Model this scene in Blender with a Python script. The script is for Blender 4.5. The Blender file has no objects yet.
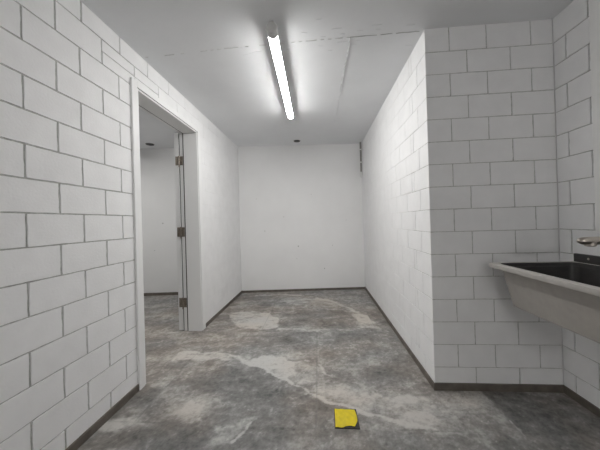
import bpy, bmesh, math, random
import numpy as np
from mathutils import Vector, Matrix

random.seed(7)
rng = np.random.default_rng(11)
C = bpy.context.scene.collection
sc = bpy.context.scene

# ------------------------------------------------------------------ camera
F_PX, YAW, PITCH, ROLL, EYE = 253.83, -0.07155, 0.00213, -0.02833, 1.1182
cam_data = bpy.data.cameras.new('camera')
cam = bpy.data.objects.new('camera', cam_data)
C.objects.link(cam)
cy_, sy_, cp_, sp_, cr_, sr_ = (math.cos(YAW), math.sin(YAW), math.cos(PITCH),
                                math.sin(PITCH), math.cos(ROLL), math.sin(ROLL))
fw = Vector((sy_ * cp_, cy_ * cp_, sp_))
rt0 = Vector((cy_, -sy_, 0))
up0 = rt0.cross(fw)
rt = rt0 * cr_ + up0 * sr_
up = up0 * cr_ - rt0 * sr_
m = Matrix((rt, up, -fw)).transposed().to_4x4()
m.translation = Vector((0, 0, EYE))
cam.matrix_world = m
cam_data.sensor_fit = 'HORIZONTAL'
cam_data.sensor_width = 36.0
cam_data.lens = 36.0 * F_PX / 600.0
cam_data.shift_y = -4.09 / 600.0
cam_data.clip_start = 0.02
sc.camera = cam

# ------------------------------------------------------------------ world, exposure
w = bpy.data.worlds.new('world')
sc.world = w
w.use_nodes = True
w.node_tree.nodes['Background'].inputs[0].default_value = (0.6, 0.6, 0.6, 1)
w.node_tree.nodes['Background'].inputs[1].default_value = 0.05
vs = sc.view_settings
vs.view_transform = 'Standard'
vs.look = 'None'
vs.gamma = 1.0
vs.use_curve_mapping = False
vs.exposure = 1.0
LAMP = 44.0          # emission of the tube's diffuser
LAMP_SIDE = 42.0      # tube of the side room
LAMP_FILL = 100.0     # assumed tube behind the viewer, added to fill the pier face
sc.cycles.max_bounces = 12
sc.cycles.diffuse_bounces = 8

# ------------------------------------------------------------------ room measures
A, B, P, CR = 1.2545, 0.7278, 1.7116, 1.5108     # left wall, corridor right wall, pier face, alcove wall
D1, D2, H = 3.9995, 4.1663, 2.35
YB = -5.6                                         # wall behind the camera
SKIRT = 0.045
def far_y(x):
    return D1 + (x + A) * (D2 - D1) / (A + B)

# ------------------------------------------------------------------ materials
def new_mat(name):
    mt = bpy.data.materials.new(name)
    mt.use_nodes = True
    nt = mt.node_tree
    return mt, nt, nt.nodes['Principled BSDF']

def ramp(nt, pts):
    r = nt.nodes.new('ShaderNodeValToRGB')
    e = r.color_ramp.elements
    while len(e) < len(pts):
        e.new(0.5)
    for el, (p, c) in zip(e, pts):
        el.position = p
        el.color = (*c, 1) if len(c) == 3 else c
    return r

def noisy(name, col, var=0.05, scale=12, rough=0.6, bump=0.0, bscale=60, metal=0.0, spec=0.5, detail=6):
    mt, nt, b = new_mat(name)
    L = nt.links.new
    tc = nt.nodes.new('ShaderNodeTexCoord')
    n = nt.nodes.new('ShaderNodeTexNoise')
    n.inputs['Scale'].default_value = scale
    n.inputs['Detail'].default_value = detail
    L(tc.outputs['Object'], n.inputs['Vector'])
    r = ramp(nt, [(0.25, tuple(c * (1 - var) for c in col)), (0.75, tuple(min(1, c * (1 + var)) for c in col))])
    L(n.outputs['Fac'], r.inputs[0])
    L(r.outputs[0], b.inputs['Base Color'])
    b.inputs['Roughness'].default_value = rough
    b.inputs['Metallic'].default_value = metal
    b.inputs['Specular IOR Level'].default_value = spec
    if bump:
        n2 = nt.nodes.new('ShaderNodeTexNoise')
        n2.inputs['Scale'].default_value = bscale
        n2.inputs['Detail'].default_value = 5
        L(tc.outputs['Object'], n2.inputs['Vector'])
        bp = nt.nodes.new('ShaderNodeBump')
        bp.inputs['Strength'].default_value = bump
        bp.inputs['Distance'].default_value = 0.004
        L(n2.outputs['Fac'], bp.inputs['Height'])
        L(bp.outputs[0], b.inputs['Normal'])
    return mt

M_BLOCK = noisy('painted_block', (0.82, 0.82, 0.825), 0.035, 9, 0.75, 0.25, 90, spec=0.3)
M_JOINT = noisy('bare_mortar', (0.50, 0.50, 0.485), 0.22, 60, 0.95, 0.6, 160, spec=0.1)
M_JOINTP = noisy('painted_mortar', (0.70, 0.70, 0.685), 0.10, 40, 0.9, 0.4, 120, spec=0.1)
M_PLASTER = noisy('white_plaster', (0.82, 0.82, 0.82), 0.025, 3, 0.8, 0.12, 40, spec=0.25)
M_SPECK = noisy('plaster_pit', (0.50, 0.50, 0.485), 0.2, 50, 0.9)
M_TRIM = noisy('white_lacquer', (0.82, 0.82, 0.82), 0.01, 4, 0.4, spec=0.4)
M_GASKET_SHADE = noisy('gasket_and_gap_shade', (0.025, 0.025, 0.023), 0.1, 40, 0.7)  # frame seal, and the painted shade in the gap beside the leaf
M_SKIRT = noisy('skirting_tile', (0.135, 0.118, 0.100), 0.35, 14, 0.5, 0.1, 60)
M_SEAM = noisy('ceiling_seam', (0.74, 0.74, 0.74), 0.2, 50, 0.9, 0.3)
M_CRACK = noisy('ceiling_crack', (0.50, 0.50, 0.50), 0.25, 50, 0.9)
M_HINGE = noisy('hinge_steel', (0.30, 0.26, 0.22), 0.35, 70, 0.4, metal=0.7)
M_CHROME = noisy('brushed_chrome', (0.56, 0.51, 0.46), 0.05, 30, 0.32, metal=1.0)
M_SINK = noisy('grey_composite', (0.34, 0.32, 0.295), 0.06, 30, 0.38, 0.08, 200)
M_RIM_LIT = noisy('composite_edge_lit', (0.47, 0.45, 0.425), 0.06, 30, 0.35, 0.05, 200)  # same stuff as the tub, painted paler for the light it catches
M_BOWL = noisy('anthracite_bowl', (0.050, 0.048, 0.047), 0.12, 30, 0.45, 0.05, 200)
M_DARK = noisy('dark_plastic', (0.025, 0.025, 0.025), 0.1, 30, 0.5)
M_GREYP = noisy('grey_plastic', (0.58, 0.58, 0.57), 0.04, 30, 0.5)
M_WHITEP = noisy('white_plastic', (0.78, 0.78, 0.77), 0.02, 20, 0.45)
M_CONDUIT = noisy('grey_conduit', (0.27, 0.265, 0.25), 0.2, 40, 0.6)
M_YELLOW = noisy('yellow_film', (0.74, 0.59, 0.004), 0.10, 45, 0.45, 0.35, 60)

def ceiling_material():
    mt, nt, b = new_mat('painted_concrete_ceiling')
    L = nt.links.new
    tc = nt.nodes.new('ShaderNodeTexCoord')
    n = nt.nodes.new('ShaderNodeTexNoise')
    n.inputs['Scale'].default_value = 1.6
    n.inputs['Detail'].default_value = 8
    n.inputs['Roughness'].default_value = 0.6
    L(tc.outputs['Object'], n.inputs['Vector'])
    r = ramp(nt, [(0.3, (0.735, 0.745, 0.76)), (0.7, (0.79, 0.80, 0.815))])
    L(n.outputs['Fac'], r.inputs[0])
    L(r.outputs[0], b.inputs['Base Color'])
    b.inputs['Roughness'].default_value = 0.7
    b.inputs['Specular IOR Level'].default_value = 0.3
    n2 = nt.nodes.new('ShaderNodeTexNoise')
    n2.inputs['Scale'].default_value = 14
    n2.inputs['Detail'].default_value = 8
    L(tc.outputs['Object'], n2.inputs['Vector'])
    bp = nt.nodes.new('ShaderNodeBump')
    bp.inputs['Strength'].default_value = 0.25
    bp.inputs['Distance'].default_value = 0.004
    L(n2.outputs['Fac'], bp.inputs['Height'])
    L(bp.outputs[0], b.inputs['Normal'])
    return mt
M_CEIL = ceiling_material()

def emit_mat(name, s):
    mt = bpy.data.materials.new(name)
    mt.use_nodes = True
    nt = mt.node_tree
    nt.nodes.clear()
    e = nt.nodes.new('ShaderNodeEmission')
    e.inputs[0].default_value = (1.0, 0.99, 0.965, 1)
    e.inputs[1].default_value = s
    o = nt.nodes.new('ShaderNodeOutputMaterial')
    nt.links.new(e.outputs[0], o.inputs[0])
    return mt
M_LIT = emit_mat('lit_diffuser', LAMP)
M_LIT_SIDE = emit_mat('lit_diffuser_side', LAMP_SIDE)
M_LIT_FILL = emit_mat('lit_diffuser_fill', LAMP_FILL)

# ------------------------------------------------------------------ mesh helpers
def obj(name, bm, mats, parent=None, smooth=False, loc=None):
    me = bpy.data.meshes.new(name)
    bm.normal_update()
    bm.to_mesh(me)
    bm.free()
    for mt in (mats if isinstance(mats, (list, tuple)) else [mats]):
        me.materials.append(mt)
    if smooth:
        for p in me.polygons:
            p.use_smooth = True
        try:
            me.set_sharp_from_angle(angle=math.radians(40))
        except Exception:
            pass
    o = bpy.data.objects.new(name, me)
    C.objects.link(o)
    if parent:
        o.parent = parent
    if loc is not None:
        o.location = loc
    return o

def box(bm, lo, hi, mi=0, bevel=0.0):
    x0, y0, z0 = lo
    x1, y1, z1 = hi
    vs_ = [bm.verts.new(v) for v in ((x0, y0, z0), (x1, y0, z0), (x1, y1, z0), (x0, y1, z0),
                                     (x0, y0, z1), (x1, y0, z1), (x1, y1, z1), (x0, y1, z1))]
    fs = [bm.faces.new([vs_[i] for i in f]) for f in
          ((3, 2, 1, 0), (4, 5, 6, 7), (0, 1, 5, 4), (1, 2, 6, 5), (2, 3, 7, 6), (3, 0, 4, 7))]
    for f in fs:
        f.material_index = mi
    if bevel:
        es = list({e for f in fs for e in f.edges})
        r = bmesh.ops.bevel(bm, geom=es, offset=bevel, segments=2, affect='EDGES', profile=0.5)
        for f in r['faces']:
            f.material_index = mi

def prism(bm, pts, z0, z1, mi=0):
    """vertical prism over a counter-clockwise outline (x, y)"""
    lo = [bm.verts.new((x, y, z0)) for x, y in pts]
    hi = [bm.verts.new((x, y, z1)) for x, y in pts]
    n = len(pts)
    fs = [bm.faces.new(lo[::-1]), bm.faces.new(hi)]
    for i in range(n):
        fs.append(bm.faces.new((lo[i], lo[(i + 1) % n], hi[(i + 1) % n], hi[i])))
    for f in fs:
        f.material_index = mi

def loft(bm, rings, mi=0, cap0=True, cap1=True):
    vr = [[bm.verts.new(v) for v in r] for r in rings]
    n = len(vr[0])
    fs = []
    for a_, b_ in zip(vr, vr[1:]):
        for i in range(n):
            fs.append(bm.faces.new((a_[i], a_[(i + 1) % n], b_[(i + 1) % n], b_[i])))
    if cap0:
        fs.append(bm.faces.new(vr[0][::-1]))
    if cap1:
        fs.append(bm.faces.new(vr[-1]))
    for f in fs:
        f.material_index = mi

def tube(bm, pts, radii, seg=20, mi=0, flat=1.0):
    """round bar along a path; flat < 1 squashes it along its second axis"""
    pts = [Vector(p) for p in pts]
    rings = []
    for i, p in enumerate(pts):
        t = (pts[min(i + 1, len(pts) - 1)] - pts[max(i - 1, 0)]).normalized()
        ref = Vector((0, 0, 1)) if abs(t.z) < 0.9 else Vector((0, 1, 0))
        u = t.cross(ref).normalized()
        v = u.cross(t).normalized()
        r = radii[i] if isinstance(radii, (list, tuple)) else radii
        rings.append([p + (u * math.cos(k * 2 * math.pi / seg) + v * flat * math.sin(k * 2 * math.pi / seg)) * r
                      for k in range(seg)])
    loft(bm, rings, mi)

def disc_stack(bm, centre, prof, seg=32, mi=0):
    """lathe about z: prof is [(radius, z), ...]"""
    cx, cy = centre
    loft(bm, [[(cx + r * math.cos(k * 2 * math.pi / seg), cy + r * math.sin(k * 2 * math.pi / seg), z)
               for k in range(seg)] for r, z in prof], mi)

def fix(bm):
    bmesh.ops.recalc_face_normals(bm, faces=bm.faces[:])

def empty(name, loc, label=None, cat=None, group=None, kind=None):
    o = bpy.data.objects.new(name, None)
    o.empty_display_size = 0.05
    o.location = loc
    C.objects.link(o)
    tag(o, label, cat, group, kind)
    return o

def tag(o, label=None, cat=None, group=None, kind=None):
    if label: o['label'] = label
    if cat: o['category'] = cat
    if group: o['group'] = group
    if kind: o['kind'] = kind
    return o

def struct(name, bm, mats, label, cat, smooth=False):
    return tag(obj(name, bm, mats, smooth=smooth), label, cat, kind='structure')

# ------------------------------------------------------------------ coursed block work
def block_face(bm, to3d, u0, u1, beds, joints, holes=(), depth=lambda u: 0.0035, gap=lambda u: 0.0045,
               painted=lambda u: False, extra=()):
    """Blocks with real, recessed joints on one wall face.
    to3d(u, v, d): u along the wall, v up, d into the wall. beds: heights of the bed joints.
    joints(n): positions of the head joints of course n."""
    rects = []
    for n in range(len(beds) - 1):
        v0, v1 = beds[n], beds[n + 1]
        js = sorted(j for j in joints(n) if u0 + 0.006 < j < u1 - 0.006)
        us = [u0] + js + [u1]
        for a_, b_ in zip(us, us[1:]):
            rects.append((a_, b_, v0, v1, a_ > u0, b_ < u1, n > 0, n < len(beds) - 2))
    for e in extra:                       # thin levelling pieces: split one block lengthwise
        out = []
        for r in rects:
            if r[0] - 0.01 <= e[0] <= r[1] + 0.01 and abs(0.5 * (r[0] + r[1]) - e[0]) < 0.03 and r[2] < e[1] < r[3]:
                out.append((r[0], r[1], r[2], e[1], r[4], r[5], r[6], True))
                out.append((r[0], r[1], e[1], r[3], r[4], r[5], True, r[7]))
            else:
                out.append(r)
        rects = out
    for (hu0, hu1, hv0, hv1) in holes:
        out = []
        for r in rects:
            a_, b_, v0, v1, ja, jb, jc, jd = r
            if b_ <= hu0 or a_ >= hu1 or v1 <= hv0 or v0 >= hv1:
                out.append(r)
                continue
            if a_ < hu0: out.append((a_, hu0, v0, v1, ja, False, jc, jd))
            if b_ > hu1: out.append((hu1, b_, v0, v1, False, jb, jc, jd))
            m0, m1 = max(a_, hu0), min(b_, hu1)
            if v1 > hv1: out.append((m0, m1, hv1, v1, ja and a_ >= hu0, jb and b_ <= hu1, False, jd))
        rects = out
    def sub(x0, x1, step=0.03):
        n = max(1, int(round((x1 - x0) / step)))
        return [x0 + (x1 - x0) * i / n for i in range(n + 1)]
    for (a_, b_, v0, v1, ja, jb, jc, jd) in rects:
        um = 0.5 * (a_ + b_)
        g, dp = gap(um), depth(um)
        pm = 2 if painted(um) else 1
        lift = random.uniform(-0.0006, 0.0006)
        def wob(a=0.0010): return random.uniform(-a, a) if g > 0.003 else 0.0
        fa, fb = a_ + (g if ja else 0), b_ - (g if jb else 0)
        fc, fd = v0 + (g * 0.8 if jc else 0), v1 - (g * 0.8 if jd else 0)
        if fb - fa < 0.004 or fd - fc < 0.004:
            continue
        # front face as a loop with slightly ragged edges, then the arris down to the mortar
        loop = []
        su, sv = sub(fa, fb), sub(fc, fd)
        for u in su[:-1]: loop.append((u, fc, 'c'))
        for v in sv[:-1]: loop.append((fb, v, 'b'))
        for u in su[::-1][:-1]: loop.append((u, fd, 'd'))
        for v in sv[::-1][:-1]: loop.append((fa, v, 'a'))
        on = {'a': ja, 'b': jb, 'c': jc, 'd': jd}
        top, bot = [], []
        cu, cv = 0.5 * (fa + fb), 0.5 * (fc + fd)
        for (u, v, s) in loop:
            wu = wob(0.0018) if on[s] and s in 'ab' else 0.0
            wv = wob() if on[s] and s in 'cd' else 0.0
            top.append(bm.verts.new(to3d(u + wu, v + wv, lift)))
            e = 0.0012
            bu = u + (e if u > cu else -e) * (1 if (s in 'ab' and on[s]) else 0)
            bv = v + (e if v > cv else -e) * (1 if (s in 'cd' and on[s]) else 0)
            bot.append(bm.verts.new(to3d(bu, bv, dp + 0.0005)))
        f = bm.faces.new(top)
        f.material_index = 0
        n = len(top)
        for i in range(n):
            fq = bm.faces.new((top[i], bot[i], bot[(i + 1) % n], top[(i + 1) % n]))
            fq.material_index = 0
        # mortar bed behind the block, one patch per block
        q = [bm.verts.new(to3d(u, v, dp)) for u, v in ((a_, v0), (b_, v0), (b_, v1), (a_, v1))]
        fm = bm.faces.new(q)
        fm.material_index = pm

def smooth01(x, a_, b_):
    t = min(1, max(0, (x - a_) / (b_ - a_)))
    return t * t * (3 - 2 * t)

# left wall with the doorway
DY0, DY1, DZ = 1.690, 2.600, 2.095
WT = 0.150
bm = bmesh.new()
beds_l = [0.0] + [0.1499 * n - 0.011 for n in range(1, 16)] + [H]
def joints_l(n):
    base = 1.0075 if n % 2 else 1.1515
    if n == 15: base += 0.016
    return [base + 0.2695 * k for k in range(-11, 13)]
block_face(bm, lambda u, v, d: (-A - d, u, v), YB, D1, beds_l, joints_l,
           holes=[(DY0, DY1, -1, DZ)],
           depth=lambda u: 0.0050 - 0.0040 * smooth01(u, 1.5, 2.7),
           gap=lambda u: 0.0050 - 0.0038 * smooth01(u, 1.5, 2.7),
           painted=lambda u: u > 2.3, extra=[(1.555, 2.165), (1.824, 2.165)])
T0, T1 = -A - 0.0055, -A - WT
box(bm, (T1, YB, 0), (T0, DY0, H))
box(bm, (T1, DY1, 0), (T0, D1 + 0.02, H))
box(bm, (T1, DY0, DZ), (T0, DY1, H))
struct('wall_left', bm, [M_BLOCK, M_JOINT, M_JOINTP], 'white painted block wall with the open doorway on the left', 'wall')

# pier: corridor right wall and the face looking at the camera
bm = bmesh.new()
beds_r = [0.0] + [0.1465 * n - 0.001 for n in range(1, 16)] + [H]
block_face(bm, lambda u, v, d: (u, P + d, v), B, CR - 0.0035, beds_r,
           lambda n: [0.880, 1.110, 1.378] if n % 2 else [0.988, 1.252],
           depth=lambda u: 0.0028, gap=lambda u: 0.0040, painted=lambda u: False)
def joints_c(n):
    if n % 2:
        return [1.96, 2.008] + [2.281 + 0.268 * k for k in range(0, 8)]
    return [1.86 + 0.270 * k for k in range(0, 9)]
block_face(bm, lambda u, v, d: (B + d, u, v), P, D2, beds_r, joints_c,
           depth=lambda u: 0.0028 - 0.0022 * smooth01(u, 2.0, 3.0),
           gap=lambda u: 0.0034 - 0.0024 * smooth01(u, 2.0, 3.0), painted=lambda u: u > 2.1)
box(bm, (B + 0.0052, P + 0.0052, 0), (CR + 0.2, D2 + 0.2, H))
struct('wall_right', bm, [M_BLOCK, M_JOINT, M_JOINTP], 'white painted block wall along the right of the passage with its grey end face', 'wall')

# alcove wall that carries the sink
bm = bmesh.new()
block_face(bm, lambda u, v, d: (CR + d, u, v), YB, P, beds_r,
           lambda n: [(1.506 if n % 2 else 1.634) - 0.267 * k for k in range(0, 13)],
           depth=lambda u: 0.0045, gap=lambda u: 0.0045)
box(bm, (CR + 0.0055, YB, 0), (CR + 0.2, P + 0.01, H))
struct('wall_alcove', bm, [M_BLOCK, M_JOINT, M_JOINTP], 'white painted block wall behind the sink at the right edge', 'wall')

# far plaster wall, running on into the side room
bm = bmesh.new()
XL = -4.3
prism(bm, [(XL, far_y(XL)), (B + 0.02, far_y(B + 0.02)), (B + 0.02, far_y(B) + 0.2), (XL, far_y(XL) + 0.2)], 0, H)
for (x, z, r) in ((-0.86, 0.98, 0.008), (-0.55, 1.20, 0.007), (-0.33, 0.72, 0.011), (0.08, 0.35, 0.009), (0.22, 0.72, 0.006),
                  (-0.1, 1.55, 0.006), (0.45, 1.12, 0.006), (-0.98, 1.5, 0.006), (-0.36, 0.52, 0.006), (-2.48, 1.15, 0.012), (-2.62, 0.72, 0.008)):
    y = far_y(x) - 0.0015
    vv = [bm.verts.new((x + r * math.cos(t * math.pi / 4), y, z + r * random.uniform(0.7, 1.2) * math.sin(t * math.pi / 4))) for t in range(8)]
    f = bm.faces.new(vv)
    f.material_index = 1
struct('wall_far', bm, [M_PLASTER, M_SPECK], 'smooth white plaster wall at the far end of the passage', 'wall')

bm = bmesh.new(); box(bm, (XL - 0.1, YB - 0.15, 0), (CR + 0.2, YB, H))
struct('wall_behind', bm, M_PLASTER, 'white wall behind the viewer, out of the photo', 'wall')
bm = bmesh.new(); box(bm, (XL - 0.15, YB, 0), (XL, far_y(XL) + 0.2, H))
struct('wall_side_room', bm, M_PLASTER, 'white wall on the left of the side room, out of the photo', 'wall')

# ------------------------------------------------------------------ ceiling with its shuttering seams
bm = bmesh.new()
box(bm, (XL - 0.1, YB - 0.1, H), (CR + 0.25, D2 + 0.25, H + 0.15))
def seam(p0, p1, wd, breaks, mi=1, drop=0.0035):
    p0, p1 = Vector(p0), Vector(p1)
    n = int((p1 - p0).length / 0.025)
    d = (p1 - p0).normalized()
    s = Vector((-d.y, d.x))
    prev = None
    for i in range(n + 1):
        t = i / n
        k = p0.lerp(p1, t) + s * random.uniform(-0.002, 0.002)
        ww = wd * random.uniform(0.35, 1.0)
        if prev and random.random() > breaks:
            k0, w0 = prev
            a_, b_, c_, d_ = (k0 - s * w0), (k0 + s * w0), (k + s * ww), (k - s * ww)
            mid0, mid1 = k0, k
            v = [bm.verts.new((q.x, q.y, H - 0.0004)) for q in (a_, b_, c_, d_)]
            r0 = bm.verts.new((mid0.x, mid0.y, H - drop)); r1 = bm.verts.new((mid1.x, mid1.y, H - drop))
            for ff in ((v[0], r0, r1, v[3]), (r0, v[1], v[2], r1)):
                f = bm.faces.new(ff); f.material_index = mi
        prev = (k, ww)
seam((-A, 1.775), (-0.55, 1.742), 0.003, 0.55)
seam((-0.55, 1.742), (0.25, 1.729), 0.004, 0.35, 1)
seam((0.25, 1.729), (B + 0.4, 1.722), 0.0045, 0.12, 2)
seam((0.252, 1.729), (0.244, 2.46), 0.0045, 0.1, 2)
seam((0.244, 2.46), (0.236, 3.2), 0.002, 0.7)
for k in range(26):                                       # trowel nibs near the seam
    x, y = random.gauss(-0.05, 0.42), 1.735 + random.gauss(0.0, 0.09)
    if x < -1.2 or x > 1.3 or (x > B - .05 and y > P - .05): continue
    seam((x, y), (x + random.uniform(0.03, 0.07), y + random.uniform(-0.01, 0.01)), 0.0022, 0.3, 0, 0.0018)
struct('ceiling', bm, [M_CEIL, M_SEAM, M_CRACK], 'pale grey painted concrete ceiling with a faint cross seam', 'ceiling')

# ------------------------------------------------------------------ floor: big slate-look tiles
cam_o = np.array([0, 0, EYE])
RT, UP, FW = np.array(rt), np.array(up), np.array(fw)
def on_floor(px, py):
    d = FW + RT * (px - 300) / F_PX - UP * (py - 220.91) / F_PX
    t = -EYE / d[2]
    return (t * d[0], t * d[1])

X0, X1, Y0, Y1, ST = -4.36, 1.56, 0.0, 4.2, 0.0085
xs = np.arange(X0, X1 + 1e-6, ST); ys = np.arange(Y0, Y1 + 1e-6, ST)
GX, GY = np.meshgrid(xs, ys)
def vnoise(x, y, seed):
    r = np.random.default_rng(seed)
    tab = r.random((64, 64))
    xi, yi = np.floor(x).astype(int), np.floor(y).astype(int)
    fx, fy = x - xi, y - yi
    fx, fy = fx * fx * (3 - 2 * fx), fy * fy * (3 - 2 * fy)
    g = lambda i, j: tab[(i % 64), (j % 64)]
    return (g(xi, yi) * (1 - fx) + g(xi + 1, yi) * fx) * (1 - fy) + (g(xi, yi + 1) * (1 - fx) + g(xi + 1, yi + 1) * fx) * fy
def fbm(x, y, seed, octv=5, gain=0.55):
    s, a_, tot = 0, 1, 0
    for k in range(octv):
        s = s + a_ * vnoise(x * 2 ** k, y * 2 ** k, seed + k); tot += a_; a_ *= gain
    s = s / tot
    return 0.5 + (s - s.mean()) / s.std() * 0.15          # every layer with the same spread
# ragged coordinates so the stone's edges look split rather than drawn
WX = GX + 0.075 * (fbm(GX * 8, GY * 8, 3) - 0.5)
WY = GY + 0.075 * (fbm(GX * 8, GY * 8, 33) - 0.5)
def poly_mask(pts_px, soft=0.012):
    pts = [on_floor(*p) for p in pts_px]
    inside = np.zeros(GX.shape, bool)
    dist = np.full(GX.shape, 9.0)
    n = len(pts)
    for i in range(n):
        (ax, ay), (bx, by) = pts[i], pts[(i + 1) % n]
        cond = ((ay > WY) != (by > WY)) & (WX < (bx - ax) * (WY - ay) / (by - ay + 1e-12) + ax)
        inside ^= cond
        dist = np.minimum(dist, seg_dist(ax, ay, bx, by))
    sd = np.where(inside, dist, -dist)
    return np.clip(sd / soft * 0.5 + 0.5, 0, 1)
def seg_dist(ax, ay, bx, by):
    dx, dy = bx - ax, by - ay
    t = np.clip(((WX - ax) * dx + (WY - ay) * dy) / (dx * dx + dy * dy + 1e-12), 0, 1)
    return np.hypot(WX - ax - t * dx, WY - ay - t * dy)
def line_dist(pts_px):
    pts = [on_floor(*p) for p in pts_px]
    d = np.full(GX.shape, 9.0)
    for (ax, ay), (bx, by) in zip(pts, pts[1:]):
        d = np.minimum(d, seg_dist(ax, ay, bx, by))
    return d

# tiles
rows = [(-9, 1.375, [-0.917, 0.27]), (1.375, 2.56, [-1.08, -0.042, 1.005]), (2.56, 9, [-0.62, 0.55])]
tone = np.zeros(GX.shape); ox = np.zeros(GX.shape); oy = np.zeros(GX.shape); joint = np.full(GX.shape, 9.0)
k = 0
for (r0, r1, cs) in rows:
    inr = (GY >= r0) & (GY < r1)
    joint = np.where(inr, np.minimum(joint, np.minimum(np.abs(GY - r0), np.abs(GY - r1))), joint)
    ed = [-9] + cs + [9]
    for a_, b_ in zip(ed, ed[1:]):
        mk = inr & (GX >= a_) & (GX < b_)
        joint = np.where(mk, np.minimum(joint, np.minimum(np.abs(GX - a_), np.abs(GX - b_))), joint)
        ox[mk] = rng.random() * 20; oy[mk] = rng.random() * 20
        tone[mk] = {0: 0.0, 1: -0.035, 2: -0.015, 4: 0.0, 5: 0.01, 6: -0.035}.get(k, rng.uniform(-0.02, 0.02))
        k += 1
U, V = GX + ox, GY + oy
swirl = 0.35 * (fbm(U * 1.6, V * 1.6, 70, 4) - 0.5)
big = fbm(U * 1.5 + swirl, V * 2.2 + swirl, 5, 6, 0.6)
streak = fbm((U + V * 0.35) * 2.0 + 2 * swirl, (V - U * 0.25) * 9 + 2 * swirl, 21, 5, 0.62)
mid = fbm(U * 6 + 3 * swirl, V * 7 + 3 * swirl, 201, 5, 0.65)
cleft = np.clip((fbm(U * 3.2 + 2 * swirl, V * 5.5, 230, 6, 0.62) - 0.5) * 8, -1, 1)     # split, slaty levels
tone = tone + 0.14 * (big - 0.5) + 0.18 * (streak - 0.5) + 0.16 * (mid - 0.5) + 0.024 * cleft
ridge = np.abs(fbm(U * 2.2 + swirl, V * 3.0 + swirl, 55, 5) - 0.5)
tone = tone + 0.10 * np.clip(1 - ridge / 0.016, 0, 1) * np.clip(fbm(U * 5, V * 5, 61, 2) * 4 - 1.8, 0, 1)
patch_f = np.clip(fbm(GX * 9 + GY * 2, GY * 16, 91, 5, 0.65) * 2.4 - 0.7, 0, 1.4)
def add_patch(pts, amt, soft=0.012):
    global tone
    tone = tone + 1.7 * amt * poly_mask(pts, soft) * (0.45 + 0.95 * patch_f)
def add_vein(pts, amt, wd=0.010):
    global tone
    tone = tone + 1.25 * amt * np.clip(1.5 - 1.2 * line_dist(pts) / (wd * (0.45 + 0.7 * patch_f)), 0, 1) * (0.45 + 0.9 * patch_f)
Z6 = lambda *p: [(195 + x / 2.927, 280 + y / 2.933) for x, y in p]
Z4 = lambda *p: [(140 + x / 4, 315 + y / 4) for x, y in p]
Z5 = lambda *p: [(280 + x / 4, 315 + y / 4) for x, y in p]
Zb = lambda *p: [(250 + x / 3.158, 380 + y / 3.158) for x, y in p]
Za = lambda *p: [(70 + x / 3.158, 380 + y / 3.158) for x, y in p]
Zc = lambda *p: [(410 + x / 3.158, 380 + y / 3.158) for x, y in p]
# far light slab and its neighbours
add_patch(Z6((98, 98), (108, 122), (130, 140), (215, 146), (245, 140), (238, 115), (214, 97), (180, 93), (140, 95)), 0.13)
add_patch(Z6((240, 112), (250, 142), (360, 143), (468, 140), (462, 105), (430, 88), (330, 88), (270, 98)), -0.035)
add_patch(Z6((465, 98), (478, 138), (548, 146), (520, 118), (490, 100)), 0.10)
add_patch(Z6((260, 50), (250, 62), (300, 74), (380, 80), (440, 72), (400, 58), (320, 48)), 0.05)
add_vein(Z6((180, 46), (260, 42), (330, 48), (400, 62), (450, 82), (480, 100), (540, 130)), 0.11, 0.030)
add_vein(Z6((210, 98), (270, 92), (340, 82), (420, 86)), 0.08, 0.022)
# long pale fissure crossing the passage
add_vein(Z4((135, 182), (165, 148), (230, 150), (300, 150), (355, 160), (400, 176), (440, 195), (480, 206), (520, 226), (570, 250), (600, 262)), 0.20, 0.016)
add_vein(Zb((0, -48), (60, -30), (120, 2), (180, 40), (250, 76), (300, 90), (380, 100), (440, 115), (500, 135), (575, 152)), 0.20, 0.014)
add_patch(Z4((170, 150), (300, 152), (352, 160), (360, 178), (250, 182), (200, 178), (150, 182)), 0.10)
add_patch(Z4((360, 158), (440, 182), (520, 158), (575, 168), (620, 190), (625, 235), (600, 262), (560, 244), (520, 226), (480, 204), (420, 184)), 0.15)
add_patch(Z5((55, 200), (140, 195), (190, 225), (180, 250), (120, 268), (60, 250)), 0.05)
add_vein(Z5((0, 165), (40, 184), (100, 188), (150, 190), (180, 216), (205, 245)), 0.13, 0.012)
add_vein(Z5((0, 56), (100, 60), (200, 60), (300, 62)), 0.08, 0.02)
add_vein(Z5((0, 120), (70, 118), (120, 100)), 0.06, 0.015)
add_patch(Z5((-20, 95), (40, 130), (110, 150), (90, 110), (20, 85)), -0.05, 0.04)
add_patch(Zb((130, -20), (240, 0), (420, 40), (560, 60), (600, 110), (575, 150), (440, 112), (300, 86), (190, 38)), 0.07, 0.05)
add_patch(Zb((0, 20), (120, 10), (250, 80), (270, 150), (140, 180), (0, 150)), -0.05, 0.06)
add_patch(Zb((460, 60), (540, 70), (600, 100), (575, 150), (480, 120)), 0.05, 0.05)
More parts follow.
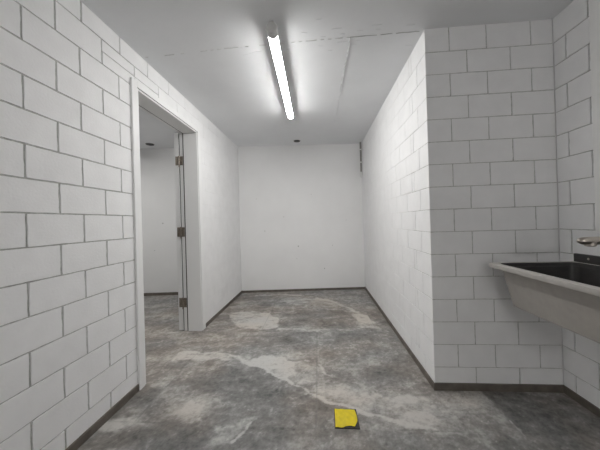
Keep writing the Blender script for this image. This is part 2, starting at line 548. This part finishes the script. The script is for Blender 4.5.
# near left pieces
add_patch(Za((115, 124), (245, 130), (155, 156), (88, 152)), 0.15, 0.02)
add_patch(Za((240, 132), (290, 140), (230, 215), (40, 221), (90, 175)), -0.055, 0.02)
add_patch(Za((300, 135), (455, 140), (430, 221), (230, 221)), -0.03, 0.02)
add_patch(Za((455, 140), (562, 140), (515, 205), (500, 221), (410, 221)), 0.07, 0.02)
add_vein(Zc((232, 48), (300, 110), (355, 178)), 0.10, 0.006)
add_patch(Z4((140, 200), (330, 190), (470, 210), (560, 250), (540, 300), (380, 320), (180, 300)), -0.03, 0.08)
add_vein(Za((562, 142), (545, 170), (515, 205)), 0.20, 0.010)
add_patch(Za((330, 100), (390, 65), (450, 70), (440, 100), (370, 118)), 0.11, 0.05)
add_patch(Za((90, 70), (230, 30), (330, 60), (260, 110), (140, 105)), -0.04, 0.06)
add_patch(Za((510, 120), (600, 110), (600, 130), (540, 135)), 0.07, 0.03)
# darker tile under the sink
add_patch(Zc((228, 45), (480, 30), (700, 100), (700, 180), (355, 178), (300, 110)), -0.048, 0.008)
add_patch(Zc((0, 45), (228, 45), (350, 178), (60, 160), (-60, 100)), 0.015, 0.05)
add_patch(Zc((270, 55), (300, 60), (310, 75), (285, 75)), 0.06, 0.02)
add_patch(Zc((350, 105), (385, 120), (380, 140), (355, 130)), 0.05, 0.02)
fine = fbm(GX * 26, GY * 26, 120, 3, 0.7)
speck = rng.random(GX.shape)
tone = tone + 0.21 * (fine - 0.5) + 0.05 * (speck - 0.5) + 0.09 * (speck > 0.985) * (fine > 0.5) - 0.05 * (speck < 0.02)
jt = np.clip(1 - joint / 0.006, 0, 1)
hue = np.clip(0.5 + 2.2 * (fbm(GX * 2.3 + 7, GY * 2.8, 150, 5) - 0.5), 0, 1)
val = np.clip(0.535 + tone * 2.1, 0, 1)

bm = bmesh.new()
box(bm, (XL - 0.1, YB - 0.1, -0.12), (CR + 0.25, D2 + 0.25, -0.0015))
me_tmp = bpy.data.meshes.new('floor')
ny, nx = GX.shape
verts = np.stack([GX, GY, -0.0008 * jt], -1).reshape(-1, 3)
idx = np.arange(ny * nx).reshape(ny, nx)
faces = np.stack([idx[:-1, :-1], idx[:-1, 1:], idx[1:, 1:], idx[1:, :-1]], -1).reshape(-1, 4)
bm2v = [tuple(v.co) for v in bm.verts]
bm.verts.ensure_lookup_table(); bm.verts.index_update()
bm2f = [[v.index for v in f.verts] for f in bm.faces]
bm.free()
n0 = len(verts)
# plain tile field around the detailed part (outside the picture)
ring = []
rv = []
def ring_quad(x0, y0, x1, y1):
    i = n0 + len(bm2v) + len(rv)
    rv.extend([(x0, y0, 0), (x1, y0, 0), (x1, y1, 0), (x0, y1, 0)])
    ring.append([i, i + 1, i + 2, i + 3])
XE, YE = xs[-1], ys[-1]
ring_quad(XL - 0.1, YB - 0.1, CR + 0.25, Y0); ring_quad(XL - 0.1, Y0, X0, D2 + 0.25)
ring_quad(XE, Y0, CR + 0.25, YE); ring_quad(X0, YE, CR + 0.25, D2 + 0.25)
me_tmp.from_pydata([tuple(v) for v in verts.tolist()] + bm2v + rv, [],
                   faces.tolist() + [[i + n0 for i in f] for f in bm2f] + ring)
nv = len(me_tmp.vertices)
def put(name, arr, fill):
    a_ = np.full(nv, fill, dtype=np.float32)
    a_[:n0] = arr.reshape(-1)
    at = me_tmp.attributes.new(name, 'FLOAT', 'POINT')
    at.data.foreach_set('value', a_)
put('stone', val, 0.48); put('joint', jt, 0.0); put('hue', hue, 0.5)
floor = bpy.data.objects.new('floor', me_tmp)
C.objects.link(floor)
tag(floor, 'grey slate-look stone tile floor with pale fissures', 'floor', kind='structure')
def floor_material():
    mt, nt, b = new_mat('slate_tile')
    L = nt.links.new
    at = [nt.nodes.new('ShaderNodeAttribute') for _ in range(3)]
    for n_, nm in zip(at, ('stone', 'joint', 'hue')): n_.attribute_name = nm
    tc = nt.nodes.new('ShaderNodeTexCoord')
    n1 = nt.nodes.new('ShaderNodeTexNoise')
    n1.inputs['Scale'].default_value = 38; n1.inputs['Detail'].default_value = 8; n1.inputs['Roughness'].default_value = 0.7
    L(tc.outputs['Object'], n1.inputs['Vector'])
    mth = nt.nodes.new('ShaderNodeMath'); mth.operation = 'MULTIPLY_ADD'
    mth.inputs[1].default_value = 0.9; mth.inputs[2].default_value = -0.45
    L(n1.outputs['Fac'], mth.inputs[0])
    ad = nt.nodes.new('ShaderNodeMath'); ad.operation = 'ADD'
    L(at[0].outputs['Fac'], ad.inputs[0]); L(mth.outputs[0], ad.inputs[1])
    cool = ramp(nt, [(0.0, (0.085, 0.085, 0.084)), (0.5, (0.235, 0.232, 0.225)), (1.0, (0.52, 0.515, 0.50))])
    warm = ramp(nt, [(0.0, (0.095, 0.083, 0.074)), (0.5, (0.255, 0.228, 0.203)), (1.0, (0.55, 0.51, 0.465))])
    L(ad.outputs[0], cool.inputs[0]); L(ad.outputs[0], warm.inputs[0])
    mx = nt.nodes.new('ShaderNodeMix'); mx.data_type = 'RGBA'
    L(at[2].outputs['Fac'], mx.inputs[0]); L(cool.outputs[0], mx.inputs[6]); L(warm.outputs[0], mx.inputs[7])
    mj = nt.nodes.new('ShaderNodeMix'); mj.data_type = 'RGBA'
    jm = nt.nodes.new('ShaderNodeMath'); jm.operation = 'MULTIPLY'; jm.inputs[1].default_value = 0.35
    L(at[1].outputs['Fac'], jm.inputs[0])
    L(jm.outputs[0], mj.inputs[0]); L(mx.outputs[2], mj.inputs[6]); mj.inputs[7].default_value = (0.17, 0.17, 0.165, 1)
    L(mj.outputs[2], b.inputs['Base Color'])
    b.inputs['Roughness'].default_value = 0.55
    b.inputs['Specular IOR Level'].default_value = 0.35
    bp = nt.nodes.new('ShaderNodeBump'); bp.inputs['Strength'].default_value = 0.35; bp.inputs['Distance'].default_value = 0.003
    L(ad.outputs[0], bp.inputs['Height']); L(bp.outputs[0], b.inputs['Normal'])
    return mt
me_tmp.materials.append(floor_material())

# ------------------------------------------------------------------ skirting
T = 0.010
def skirting(name, pts, label, h=SKIRT):
    bm = bmesh.new(); prism(bm, pts, 0, h)
    fix(bm)
    struct(name, bm, M_SKIRT, label, 'baseboard')
skirting('baseboard_left', [(-A, YB), (-A + T, YB), (-A + T, 1.640), (-A, 1.640)], 'dark tile skirting on the left wall before the doorway')
skirting('baseboard_left_far', [(-A, 2.662), (-A + T, 2.662), (-A + T, far_y(-A + T) - T), (-A, far_y(-A))], 'dark tile skirting on the left wall beyond the doorway', 0.037)
skirting('baseboard_far', [(-A + 0.001, far_y(-A) - T), (B - 0.001, far_y(B) - T), (B - 0.001, far_y(B)), (-A + 0.001, far_y(-A))], 'dark tile skirting along the far wall', 0.033)
skirting('baseboard_right', [(B - T, P - T), (B, P), (B, far_y(B) - T), (B - T, far_y(B - T) - T)], 'dark tile skirting along the right wall of the passage', 0.039)
skirting('baseboard_pier', [(B - T, P - T), (CR - T, P - T), (CR, P), (B, P)], 'dark tile skirting under the end face beside the sink')
skirting('baseboard_alcove', [(CR - T, YB), (CR, YB), (CR, P), (CR - T, P - T)], 'dark tile skirting on the wall under the sink')
SX = -A - WT
skirting('baseboard_side_room', [(XL, far_y(XL) - T), (SX, far_y(SX) - T), (SX, far_y(SX)), (XL, far_y(XL))], 'dark tile skirting at the back of the side room')

# ------------------------------------------------------------------ doorway: frame, leaf, hinges
door = empty('door_1', (-A, 2.14, 0), 'white door frame with its leaf folded back into the side room', 'door', kind='structure')
def dbm(): return bmesh.new()
def dobj(name, bm, mt, parent=None, smooth=False):
    o = obj(name, bm, mt, smooth=smooth)
    o.parent = parent or door
    o.matrix_parent_inverse = Matrix.Translation((parent or door).location).inverted() if parent is None else Matrix.Identity(4)
    return o
JN, JF, JT = 1.712, 2.573, 2.077            # clear opening of the lining
ON, OF, OT = 1.643, 2.655, 2.134            # outside of the casing
fx0 = -A + 0.0005
bm = dbm()                                   # casing on the passage side, butt-jointed
box(bm, (fx0, ON, 0.001), (-A + 0.016, JN - 0.017, OT), 0, 0.0015)
box(bm, (fx0, JF + 0.017, 0.001), (-A + 0.016, OF, OT), 0, 0.0015)
box(bm, (fx0, JN - 0.017, JT + 0.017), (-A + 0.016, JF + 0.017, OT), 0, 0.0015)
dobj('casing', bm, M_TRIM)
bm = dbm()                                   # lining through the wall, with a small lip towards the passage
LX0, LX1 = -A - 0.136, -A + 0.010
box(bm, (LX0, JN - 0.012, 0.001), (LX1, JN, JT + 0.012), 0, 0.001)
box(bm, (LX0, JF, 0.001), (LX1, JF + 0.012, JT + 0.012), 0, 0.001)
box(bm, (LX0, JN, JT), (LX1, JF, JT + 0.012), 0, 0.001)
dobj('lining', bm, M_TRIM)
bm = dbm()                                   # dark seal in the rebate
GX0, GX1 = LX0 - 0.011, LX0
box(bm, (GX0, JN - 0.012, 0.001), (GX1, JN - 0.004, JT + 0.012))
box(bm, (GX0, JF + 0.004, 0.001), (GX1, JF + 0.012, JT + 0.012))
box(bm, (GX0, JN - 0.004, JT + 0.004), (GX1, JF + 0.004, JT + 0.012))
dobj('seal', bm, M_GASKET_SHADE)
bm = dbm()                                   # rebate part of the frame towards the side room
RX0, RX1 = GX0 - 0.036, GX0
box(bm, (RX0, JN - 0.050, 0.001), (RX1, JN - 0.008, JT + 0.05), 0, 0.001)
box(bm, (RX0, JF + 0.008, 0.001), (RX1, JF + 0.070, JT + 0.05), 0, 0.001)
box(bm, (RX0, JN - 0.008, JT + 0.008), (RX1, JF + 0.008, JT + 0.05), 0, 0.001)
dobj('rebate', bm, M_TRIM)
LEAF_X1 = RX0 - 0.012
leaf_bm = dbm()
box(leaf_bm, (LEAF_X1 - 0.046, JF + 0.008, 0.008), (LEAF_X1, JF + 0.86, 2.09), 0, 0.0012)
leaf = dobj('door_leaf', leaf_bm, M_TRIM)
bm = dbm()                                   # dark strip standing in for the shade in the gap beside the leaf
box(bm, (LEAF_X1 + 0.0003, JF + 0.018, 0.010), (RX0 - 0.0005, JF + 0.030, 2.088))
obj('leaf_gap_shade', bm, M_GASKET_SHADE, leaf)
for z0, z1 in ((1.747, 1.840), (0.993, 1.092), (0.250, 0.348)):
    bm = dbm()
    ky = JF + 0.003
    tube(bm, [(RX0 - 0.006, ky, z0 - 0.018), (RX0 - 0.006, ky, z1 + 0.004)], 0.0075, 14)
    for k in range(1, 4):
        zz = z0 + (z1 - z0) * k / 4
        tube(bm, [(RX0 - 0.006, ky, zz - 0.002), (RX0 - 0.006, ky, zz + 0.002)], 0.0085, 14)
    box(bm, (RX0 + 0.001, JF + 0.0045, z0), (RX1 - 0.004, JF + 0.0085, z1), 0, 0.0008)
    box(bm, (LEAF_X1 - 0.036, JF + 0.0045, z0), (LEAF_X1 - 0.001, JF + 0.0085, z1), 0, 0.0008)
    for zz in (z0 + 0.022, 0.5 * (z0 + z1), z1 - 0.022):
        for xx in (RX0 + 0.017, LEAF_X1 - 0.02):
            tube(bm, [(xx, JF + 0.0045, zz), (xx, JF + 0.003, zz)], 0.004, 10)
    h = obj('hinge', bm, M_HINGE, smooth=True)
    h.parent = leaf

# ------------------------------------------------------------------ lamps
UPW = -28            # how far the lit belly wraps above the lamp's middle, degrees
def tube_light(loc, length, lit, label, rz=0.0):
    """round batten lamp along y, hung close under the ceiling; loc is its near end on the ceiling"""
    e = empty('ceiling_light', loc, label, 'ceiling light', 'tube lamps')
    e.rotation_euler = (0, 0, rz)
    R_, zc = 0.033, -0.047
    def arc_bar(bm, a0, a1, r, y0, y1, n=30):             # closed bar with a segment of a circle as its section
        rings = []
        for y in (y0, y1):
            rings.append([(r * math.cos(math.radians(a0 + (a1 - a0) * k / n)), y, zc + r * math.sin(math.radians(a0 + (a1 - a0) * k / n)))
                          for k in range(n + 1)])
        loft(bm, rings); fix(bm)
    bm = bmesh.new(); arc_bar(bm, 180 - UPW, 360 + UPW, R_, 0.060, length - 0.028)       # lit round belly
    obj('diffuser', bm, lit, e, smooth=True)
    bm = bmesh.new(); arc_bar(bm, UPW + 0.4, 180 - UPW - 0.4, R_ + 0.0004, 0.060, length - 0.028)  # metal back
    tag(obj('housing', bm, M_WHITEP, e, smooth=True), 'white metal back of the lamp')
    bm = bmesh.new()
    tube(bm, [(0, 0.000, zc), (0, 0.005, zc), (0, 0.060, zc)], [R_ - 0.004, R_ + 0.001, R_ + 0.001], 36)
    tag(obj('end_cap', bm, M_GREYP, e, smooth=True), 'grey end cap nearest the viewer')
    bm = bmesh.new()
    tube(bm, [(0, length - 0.028, zc), (0, length - 0.006, zc), (0, length, zc)], [R_ + 0.001, R_ + 0.001, R_ - 0.005], 36)
    obj('end_cap', bm, M_WHITEP, e, smooth=True)
    for y in (0.03, length - 0.018):
        bm = bmesh.new(); box(bm, (-0.014, y - 0.012, zc + R_ - 0.004), (0.014, y + 0.012, -0.0005), 0, 0.001)
        obj('mounting_clip', bm, M_GREYP, e)
    return e
tube_light((-0.250, 1.520, H), 1.335, M_LIT, 'lit white tube lamp on the passage ceiling', 0.018)
tube_light((-2.75, 1.70, H), 1.335, M_LIT_SIDE, 'lit tube lamp on the side room ceiling, hidden from the photo by the left wall')

tube_light((0.8, -4.4, H), 1.335, M_LIT_FILL, 'unseen tube lamp behind the viewer, added as fill for the pier face', math.pi / 2)

# ------------------------------------------------------------------ round ceiling outlets
def outlet(x, y, r, label):
    e = empty('ceiling_outlet', (x, y, H), label, 'ceiling outlet', 'round ceiling outlets')
    bm = bmesh.new(); disc_stack(bm, (0, 0), [(r, -0.0005), (r, -0.003), (r - 0.003, -0.005), (r - 0.006, -0.005)]); fix(bm)
    obj('rim', bm, M_CONDUIT, e, smooth=True)
    bm = bmesh.new(); disc_stack(bm, (0, 0), [(r - 0.005, -0.0049), (r - 0.006, -0.010), (r - 0.02, -0.012)]); fix(bm)
    obj('core', bm, M_DARK, e, smooth=True)
outlet(-0.289, 3.86, 0.052, 'small dark round outlet on the ceiling by the far wall')
outlet(-2.50, 3.66, 0.060, 'small dark round outlet on the side room ceiling, seen through the doorway')

# ------------------------------------------------------------------ conduit in the far corner
e = empty('conduit_pipe', (B - 0.026, 4.085, 1.80), 'short grey conduit coming down from the ceiling in the far right corner', 'pipe')
bm = bmesh.new(); tube(bm, [(0, 0, 0.07), (0, 0, H - 1.80 - 0.002)], 0.013, 16)
obj('pipe', bm, M_CONDUIT, e, smooth=True)
bm = bmesh.new(); tube(bm, [(0, 0, 0.0), (0, 0, 0.004), (0, 0, 0.076)], [0.016, 0.020, 0.020], 16)
tag(obj('socket', bm, M_WHITEP, e, smooth=True), 'white socket at the lower end')
for z in (0.22, 0.42):
    bm = bmesh.new(); tube(bm, [(0, 0, z), (0, 0, z + 0.018)], 0.0155, 16); box(bm, (0.010, -0.010, z), (0.0245, 0.010, z + 0.018))
    obj('clip', bm, M_WHITEP, e)
e2 = bmesh.new(); box(e2, (B - 0.012, 4.108, 1.86), (B - 0.0015, 4.135, H - 0.001), 0, 0.001)
tag(obj('cable_strip', e2, M_WHITEP), 'thin white cable strip beside the grey conduit in the far corner', 'cable strip')

# ------------------------------------------------------------------ white duct on the alcove wall
e = empty('cable_duct', (CR, 1.41, 1.02), 'white upright duct on the sink wall at the right edge', 'duct')
bm = bmesh.new(); box(bm, (-0.012, -0.055, 0), (-0.0006, 0.055, H - 1.02 - 0.001), 0, 0.001)
obj('back_tray', bm, M_WHITEP, e)
bm = bmesh.new(); box(bm, (-0.034, -0.057, 0.002), (-0.0125, 0.057, H - 1.02 - 0.002), 0, 0.003)
obj('cover', bm, M_WHITEP, e)

# ------------------------------------------------------------------ utility sink
def rrect(x0, x1, y0, y1, r, z, k=6):
    out = []
    for cx, cy, a0 in ((x1 - r, y1 - r, 0), (x0 + r, y1 - r, 90), (x0 + r, y0 + r, 180), (x1 - r, y0 + r, 270)):
        for i in range(k + 1):
            t = math.radians(a0 + 90 * i / k)
            out.append((cx + r * math.cos(t), cy + r * math.sin(t), z))
    return out
SX0, SX1, SY0, SY1, SZ = 1.023, 1.507, 0.66, 1.617, 0.838
sink = empty('utility_sink', (1.27, 1.14, 0.585), 'dark grey trough sink hung on the right wall', 'sink')
def sobj(name, bm, mats, smooth=True, parent=None):
    fix(bm)
    o = obj(name, bm, mats, smooth=smooth)
    if parent is None:
        o.parent = sink
        o.matrix_parent_inverse = Matrix.Translation(sink.location).inverted()
    else:
        o.parent = parent
    return o
bm = bmesh.new()                                 # outside of the tub
loft(bm, [rrect(1.140, 1.465, SY0 + 0.05, 1.580, 0.03, 0.581), rrect(1.126, 1.478, SY0 + 0.038, 1.593, 0.03, 0.590),
          rrect(1.080, 1.485, SY0 + 0.025, 1.600, 0.022, 0.790), rrect(1.078, 1.487, SY0 + 0.023, 1.601, 0.022, 0.8105)], 0, True, False)
# inside
loft(bm, [rrect(1.0585, 1.4875, SY0 + 0.0305, 1.5945, 0.04, 0.836), rrect(1.060, 1.486, SY0 + 0.032, 1.593, 0.04, 0.816), rrect(1.093, 1.483, SY0 + 0.034, 1.590, 0.04, 0.813),
          rrect(1.098, 1.481, SY0 + 0.038, 1.588, 0.04, 0.790), rrect(1.140, 1.472, SY0 + 0.052, 1.578, 0.045, 0.602), rrect(1.170, 1.440, SY0 + 0.09, 1.540, 0.04, 0.592)], 1, False, True)
me_basin = sobj('basin', bm, [M_SINK, M_BOWL])
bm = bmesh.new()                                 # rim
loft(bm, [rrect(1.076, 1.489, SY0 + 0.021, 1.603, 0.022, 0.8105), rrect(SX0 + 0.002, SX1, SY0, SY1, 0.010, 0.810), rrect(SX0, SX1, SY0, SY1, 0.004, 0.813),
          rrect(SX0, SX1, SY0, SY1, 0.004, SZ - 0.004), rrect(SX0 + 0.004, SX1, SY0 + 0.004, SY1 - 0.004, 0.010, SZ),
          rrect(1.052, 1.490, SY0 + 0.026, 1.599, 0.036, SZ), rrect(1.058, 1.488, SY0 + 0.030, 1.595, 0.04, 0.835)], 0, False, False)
tag(sobj('rim', bm, M_RIM_LIT), 'grey rim, coloured paler for the light falling on it')
bm = bmesh.new()
box(bm, (1.491, SY0 + 0.005, SZ - 0.001), (CR - 0.001, SY1 - 0.012, 0.886), 0, 0.003)
bs = sobj('backsplash', bm, M_BOWL)
for y in (1.522, 1.14, 0.76):
    bm = bmesh.new(); tube(bm, [(1.4912, y, 0.864), (1.4885, y, 0.864)], [0.0065, 0.0045], 16)
    s = obj('screw', bm, M_CHROME, smooth=True); s.parent = bs
    fixm = None
bm = bmesh.new(); disc_stack(bm, (1.30, 1.02), [(0.034, 0.5915), (0.034, 0.595), (0.027, 0.596), (0.024, 0.594)])
sobj('drain', bm, M_CHROME)
bm = bmesh.new()
tube(bm, [(1.30, 1.02, 0.585), (1.30, 1.02, 0.44), (1.302, 1.02, 0.41), (1.32, 1.02, 0.395), (1.35, 1.02, 0.39), (1.508, 1.02, 0.39)], 0.022, 18)
sobj('waste_pipe', bm, M_WHITEP)

# ------------------------------------------------------------------ wall tap over the sink
tap = empty('wall_tap', (CR, 1.2, 1.0), 'chrome wall tap over the grey sink', 'tap')
bm = bmesh.new()
tube(bm, [(-0.001, 0, 0.03), (-0.010, 0, 0.03)], [0.036, 0.034], 28)
tube(bm, [(-0.008, 0, 0.03), (-0.075, 0, 0.03), (-0.09, 0, 0.03)], [0.024, 0.024, 0.018], 24)
obj('body', bm, M_CHROME, tap, smooth=True)
bm = bmesh.new()
tube(bm, [(-0.06, 0, 0.022), (-0.12, 0, 0.012), (-0.20, 0, 0.003), (-0.28, 0, -0.002), (-0.335, 0, -0.003), (-0.358, 0, -0.002), (-0.371, 0, -0.001), (-0.376, 0, 0.0)],
     [0.020, 0.020, 0.020, 0.0195, 0.019, 0.017, 0.011, 0.004], 24, flat=0.92)
sp = obj('spout', bm, M_CHROME, tap, smooth=True)
bm = bmesh.new(); tube(bm, [(-0.325, 0, -0.006), (-0.325, 0, -0.024), (-0.325, 0, -0.027)], [0.020, 0.019, 0.015], 20)
o = obj('aerator', bm, M_CHROME, sp, smooth=True)
bm = bmesh.new()
tube(bm, [(-0.055, 0, 0.050), (-0.055, 0, 0.075), (-0.055, 0, 0.082)], [0.022, 0.021, 0.012], 24)
tube(bm, [(-0.060, 0, 0.072), (-0.10, 0, 0.082), (-0.15, 0, 0.094)], [0.009, 0.008, 0.007], 16, flat=0.6)
obj('lever', bm, M_CHROME, tap, smooth=True)

# ------------------------------------------------------------------ yellow film on a dark floor plate
e = empty('floor_plate', (0.124, 1.446, 0), 'square dark floor plate with bright yellow film peeling at one corner', 'floor plate')
bm = bmesh.new()
prism(bm, [(-0.067, -0.071), (0.068, -0.073), (0.066, 0.069), (-0.062, 0.070)], 0.0003, 0.004); fix(bm)
obj('plate', bm, M_DARK, e)
bm = bmesh.new()
N = 26
def film_edge(s, t):
    # s across, t towards the far side; right edge bulges, the near right corner is torn off
    xr = 0.053 + 0.010 * math.sin(t * 2.8) - 0.012 * max(0, 0.3 - t) * 3
    xl = -0.063 + 0.004 * t
    yb = -0.069 + (0.010 * smooth01(s, 0.40, 0.55) + 0.003 * math.sin(s * 11) * smooth01(s, 0.4, 0.6))
    yt = 0.066 - 0.003 * s
    x = xl + (xr - xl) * s
    y = yb + (yt - yb) * t
    z = 0.0052 + 0.0012 * math.sin(s * 17 + t * 5) * math.sin(t * 9 + 1) + 0.003 * (max(0, s - 0.72) / 0.28) ** 2 * max(0, 1 - t * 1.6)
    return (x, y, max(z, 0.0046))
g = [[bm.verts.new(film_edge(i / N, j / N)) for i in range(N + 1)] for j in range(N + 1)]
for j in range(N):
    for i in range(N):
        bm.faces.new((g[j][i], g[j][i + 1], g[j + 1][i + 1], g[j + 1][i]))
fo = obj('film', bm, M_YELLOW, e, smooth=True)
sm = fo.modifiers.new('thickness', 'SOLIDIFY'); sm.thickness = 0.0006; sm.offset = 1
tag(fo, 'bright yellow film')
